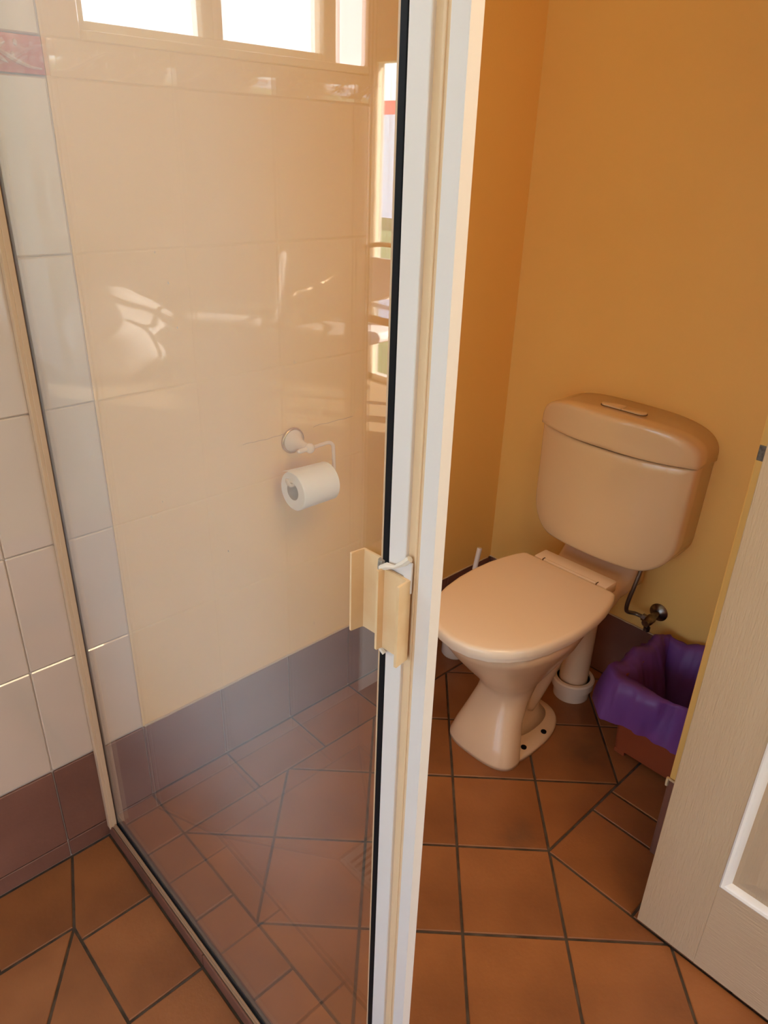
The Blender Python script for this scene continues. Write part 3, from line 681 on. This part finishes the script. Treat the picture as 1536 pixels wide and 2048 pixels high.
# liner: folded over rim
bg_ = []
K = 150
def basep(t):
    """rounded rectangle perimeter of the bin rim as function of 0..1, with outward normal"""
    x0, x1, y0, y1 = bx0 - .006, bx1 + .006, by0 - .004, by1 + .006
    per = 2 * ((x1 - x0) + (y1 - y0)); d = t * per
    if d < (y1 - y0): return Vector((x0, y0 + d)), Vector((-1, 0))
    d -= (y1 - y0)
    if d < (x1 - x0): return Vector((x0 + d, y1)), Vector((0, 1))
    d -= (x1 - x0)
    if d < (y1 - y0): return Vector((x1, y1 - d)), Vector((1, 0))
    d -= (y1 - y0); return Vector((x1 - d, y0)), Vector((0, -1))
cen = Vector(((bx0 + bx1) / 2, (by0 + by1) / 2))
prof = [(-1, -.115, .0, 0), (-.6, -.02, 0, 0), (-.055, -.215, 1, 0), (-.042, -.14, 1, 1), (-.030, -.08, 1, 1), (-.016, -.03, 1, 1), (-.004, .004, 1, 1), (.006, .014, 1, 1), (.018, .008, 1, 1), (.026, -.018, 1, 1), (.030, -.055, 1, 1), (.031, -.078, 1, 1), (.031, -.104, 1, 1)]
# (outward offset, dz from rim, scale, wobble); first rows make the inside
rows_ = []
for j, (off, dz, one, wob) in enumerate(prof):
    if j < 2: continue
    row = []
    for i in range(K):
        t = i / K; q, n_ = basep(t); dirv = (q - cen).normalized(); nrm = (n_ * .7 + dirv * .3).normalized()
        w1 = noise.noise((math.cos(2 * PI * t) * 2.2, math.sin(2 * PI * t) * 2.2, j * .16)); w2 = noise.noise((math.cos(2 * PI * t) * 7, math.sin(2 * PI * t) * 7, j * .3 + 5))
        w3 = noise.noise((math.cos(2 * PI * t) * 18, math.sin(2 * PI * t) * 18, j * .45 + 9))
        o_ = off + wob * (.013 * w1 + .008 * w2 + .003 * w3) * (1.4 if off > .01 else 1)
        # loose bulge toward the toilet-side front corner
        front = math.exp(-((t - .24) ** 2) / .006); o_ += wob * front * (.030 if off > 0 else .004)
        z = .243 + dz * (1 if dz > -.02 else (1 + .18 * w1)) + wob * (.012 * w1 + .003 * w2)
        frontside = 1 if t < .25 else 0
        z -= wob * .012 * math.exp(-((t - .11) ** 2) / .004)   # dips where it sags on the front side
        if off > 0: z += .05 * max(0, min(1, (t - .28) / .1)) * (dz < -.03) * (1 if t < .95 else .2)
        v = q + nrm * o_
        x_ = min(v.x, 1.3145); y_ = max(v.y, -.8725)
        row.append((x_, y_, max(z, .03)))
    rows_.append(row)
bm = loft(rows_, cap=False)
# closed bottom of the bag
bot = [v for v in bm.verts[:K]]
try: bm.faces.new(bot)
except Exception: pass
lo = obj('bin_liner', bm, M_bag, None, smooth='all'); tag(lo, 'crumpled purple plastic bag folded over the rim of the red bin', 'bin liner')

# ------------------------------------------------------------------ toilet roll holder and roll
th = thing('toilet_roll_holder', (.53, 0, .79), 'beige enamel toilet roll holder with a brass ring on the left wall', 'toilet roll holder')
o0 = (.531, .0, .791)
obj('escutcheon', lathe([(0, .0265), (.004, .0265), (.010, .0235), (.020, .0165), (.034, .0110), (.048, .0095), (.062, .0085)], o0, (-.04, -1, 0), 36), M_beige, th, smooth='all')
obj('ring', lathe([(0, .030), (.003, .0305), (.006, .029), (.0065, .0262), (.001, .026)], o0, (0, -1, 0), 40), M_brass, th, smooth='all', label='brass ring around the base')
bx = .527; by = -.070; bz = .7935
b2 = bmesh.new(); bmesh.ops.create_uvsphere(b2, u_segments=24, v_segments=16, radius=.0115, matrix=Matrix.Translation((bx, by, bz)))
obj('ball', b2, M_beige, th, smooth='all')
obj('stub', lathe([(.006, .0055), (.028, .0055), (.030, .0038), (.034, .003)], (bx, by, bz), (-1, 0, -.02), 16), M_beige, th, smooth=True)
AY, AZ = -.072, .704
obj('arm', tube([(bx + .006, by, bz), (.560, by, bz + .001), (.580, by, bz + .001), (.591, by, bz - .006), (.594, by, bz - .020), (.594, AY, AZ + .022), (.592, AY, AZ + .022 - .006), (.582, AY, AZ + .015), (.52, AY, AZ + .015), (.478, AY, AZ + .015), (.470, AY, AZ + .017), (.463, AY, AZ + .026), (.4625, AY, AZ + .034)], .0042, 12, res=4), M_beige, th, smooth='all')
tr_ = thing('toilet_roll', (.525, AY, AZ), 'white toilet paper roll hanging on the beige holder', 'toilet roll')
X0, X1 = .476, .576
n = 48; RO, RI = .0445, .0205
prof_ = [(X0, RI), (X0, RO - .0015), (X0 + .0015, RO)] + [(X0 + (X1 - X0) * t, RO + .0004 * math.sin(t * 20)) for t in (.15, .3, .45, .6, .75, .9)] + [(X1 - .0015, RO), (X1, RO - .0015), (X1, RI)]
bm = bmesh.new(); rs = []
for x_, r in prof_:
    rs.append([bm.verts.new((x_, AY + r * math.cos(2 * PI * k / n), AZ + r * math.sin(2 * PI * k / n) - .0)) for k in range(n)])
for a, b_ in zip(rs, rs[1:]):
    for k in range(n): bm.faces.new((a[k], a[(k + 1) % n], b_[(k + 1) % n], b_[k]))
obj('paper', bm, M_paper, tr_, smooth=True)
bm = bmesh.new(); rs = [[bm.verts.new((x_, AY + RI * math.cos(2 * PI * k / n), AZ + RI * math.sin(2 * PI * k / n))) for k in range(n)] for x_ in (X0, X1)]
for k in range(n): bm.faces.new((rs[0][k], rs[0][(k + 1) % n], rs[1][(k + 1) % n], rs[1][k]))
obj('core', bm, M_card, tr_, smooth=True)
# loose sheet flap on top: pointed end lifting off
bm = bmesh.new(); g = []
for i in range(11):
    u = i / 10; row = []
    for j in range(9):
        v_ = j / 8; ang = math.radians(70 + 60 * v_) ; lift = .0008 + .006 * (v_ ** 2) * (1 - u) ** 1.2
        xx = X0 - .010 * v_ * (1 - u) + (X1 - X0) * u * (1 - .25 * v_); rr_ = RO + lift
        row.append(bm.verts.new((xx, AY - rr_ * math.cos(ang) * -1 * -1, AZ + rr_ * math.sin(ang))))
    g.append(row)
for i in range(10):
    for j in range(8): bm.faces.new((g[i][j], g[i + 1][j], g[i + 1][j + 1], g[i][j + 1]))
obj('loose_sheet', bm, M_paper, tr_, smooth='all')

# ------------------------------------------------------------------ door
dx0, dx1 = .664, .700; dy0, dy1 = -.943, -1.735; dz0, dz1 = .012, 2.04
d = thing('door_1', (dx1, dy1, dz0), 'cream wood-grained panel door standing open at the right', 'door', kind='structure')
px0, px1 = -1.062, -1.616      # panel opening in y
pz = [.226, .93, 1.09, 1.90]
obj('stile', box(dx0, dx1, px0, dy0, dz0, dz1, .0015), M_door, d); obj('stile', box(dx0, dx1, dy1, px1, dz0, dz1, .0015), M_door, d)
for z0, z1 in ((dz0, pz[0]), (pz[1], pz[2]), (pz[3], dz1)): obj('rail', box(dx0 + .0002, dx1 - .0002, px1, px0, z0, z1), M_doorh, d)
for z0, z1 in ((pz[0], pz[1]), (pz[2], pz[3])):
    def rg_(ins, x): return [(x, px0 - ins, z0 + ins), (x, px1 + ins, z0 + ins), (x, px1 + ins, z1 - ins), (x, px0 - ins, z1 - ins)]
    bm = loft([rg_(0, dx0 + .0003), rg_(.003, dx0 - .0012), rg_(.006, dx0 + .0002), rg_(.0085, dx0 + .0015), rg_(.0145, dx0 + .0085), rg_(.016, dx0 + .010)], cap=False)
    obj('moulding', bm, M_mould, d, smooth=True)
    bm = loft([rg_(.016, dx1 - .004), rg_(.016, dx0 + .010), rg_(.024, dx0 + .0102), rg_(.050, dx0 + .0035), rg_(.056, dx0 + .003)], cap=True)
    obj('panel', bm, M_door, d)

# ------------------------------------------------------------------ bedroom pieces mirrored in the shower glass
def chair(cx_, cy_, ang, label):
    t = thing('armchair', (cx_, cy_, 0), label, 'chair', 'armchairs in the bedroom'); Rm = Matrix.Translation((cx_, cy_, 0)) @ Matrix.Rotation(ang, 4, 'Z')
    def add(name, bm_, m_, sm_=True):
        bmesh.ops.transform(bm_, matrix=Rm, verts=bm_.verts[:]); obj(name, bm_, m_, t, smooth=sm_)
    add('seat', box(-.23, .23, -.22, .24, .42, .48, .025, 3), M_uph)
    bk = box(-.245, -.215, -.20, .20, .46, .86, .012, 3); bmesh.ops.transform(bk, matrix=Matrix.Rotation(-.12, 4, 'Y'), verts=bk.verts[:]); add('backrest', bk, M_uph)
    for s in (-1, 1):
        add('leg', tube([(.22, s * .25, 0), (.21, s * .25, .42), (.20, s * .26, .62), (.16, s * .27, .655)], .012, 8, res=4), M_tube)
        add('leg', tube([(-.27, s * .24, 0), (-.24, s * .22, .42), (-.29, s * .205, .86)], .012, 8, res=4), M_tube)
        add('armrest', tube([(.19, s * .27, .655), (.05, s * .28, .66), (-.12, s * .26, .72), (-.28, s * .20, .86)], .015, 8, res=4), M_tube)
    add('top_rail', tube([(-.28, -.20, .86), (-.31, -.12, .895), (-.32, 0, .905), (-.31, .12, .895), (-.28, .20, .86)], .014, 8, res=4), M_tube)
chair(-2.12, -2.80, math.atan2(-.7, .7), 'white armchair with bronze frame, the nearer one in the bedroom')
chair(-2.20, -4.15, math.atan2(.3, .9), 'white armchair with bronze frame, the one farther back in the bedroom')
chair(-2.40, -1.98, math.atan2(.1, 1), 'white armchair with bronze frame, the one before the garden doors')
tbt = thing('side_table', (-2.3, -1.2, 0), 'low orange timber table near the garden doors', 'table')
obj('table_top', box(-2.62, -1.87, -1.485, -.75, .69, .725, .006), M_wood, tbt)
for a, b_ in ((-2.0, -1.455), (-2.0, -.85), (-2.6, -1.455), (-2.6, -.85)):
    obj('leg', box(a, a + .09, b_, b_ + .07, .0, .69, .003), M_wood, tbt)
pl = bmesh.new(); bmesh.ops.create_icosphere(pl, subdivisions=4, radius=1)
for v in pl.verts:
    n_ = noise.noise(v.co * 1.7); v.co = Vector((v.co.x * .36, v.co.y * .42, v.co.z * .26)) * (1 + .25 * n_); v.co += Vector((-1.66, -3.42, .28))
po_ = obj('pillow', pl, M_uph, None, smooth='all'); tag(po_, 'crumpled white pillow lying on the bedroom carpet', 'pillow')
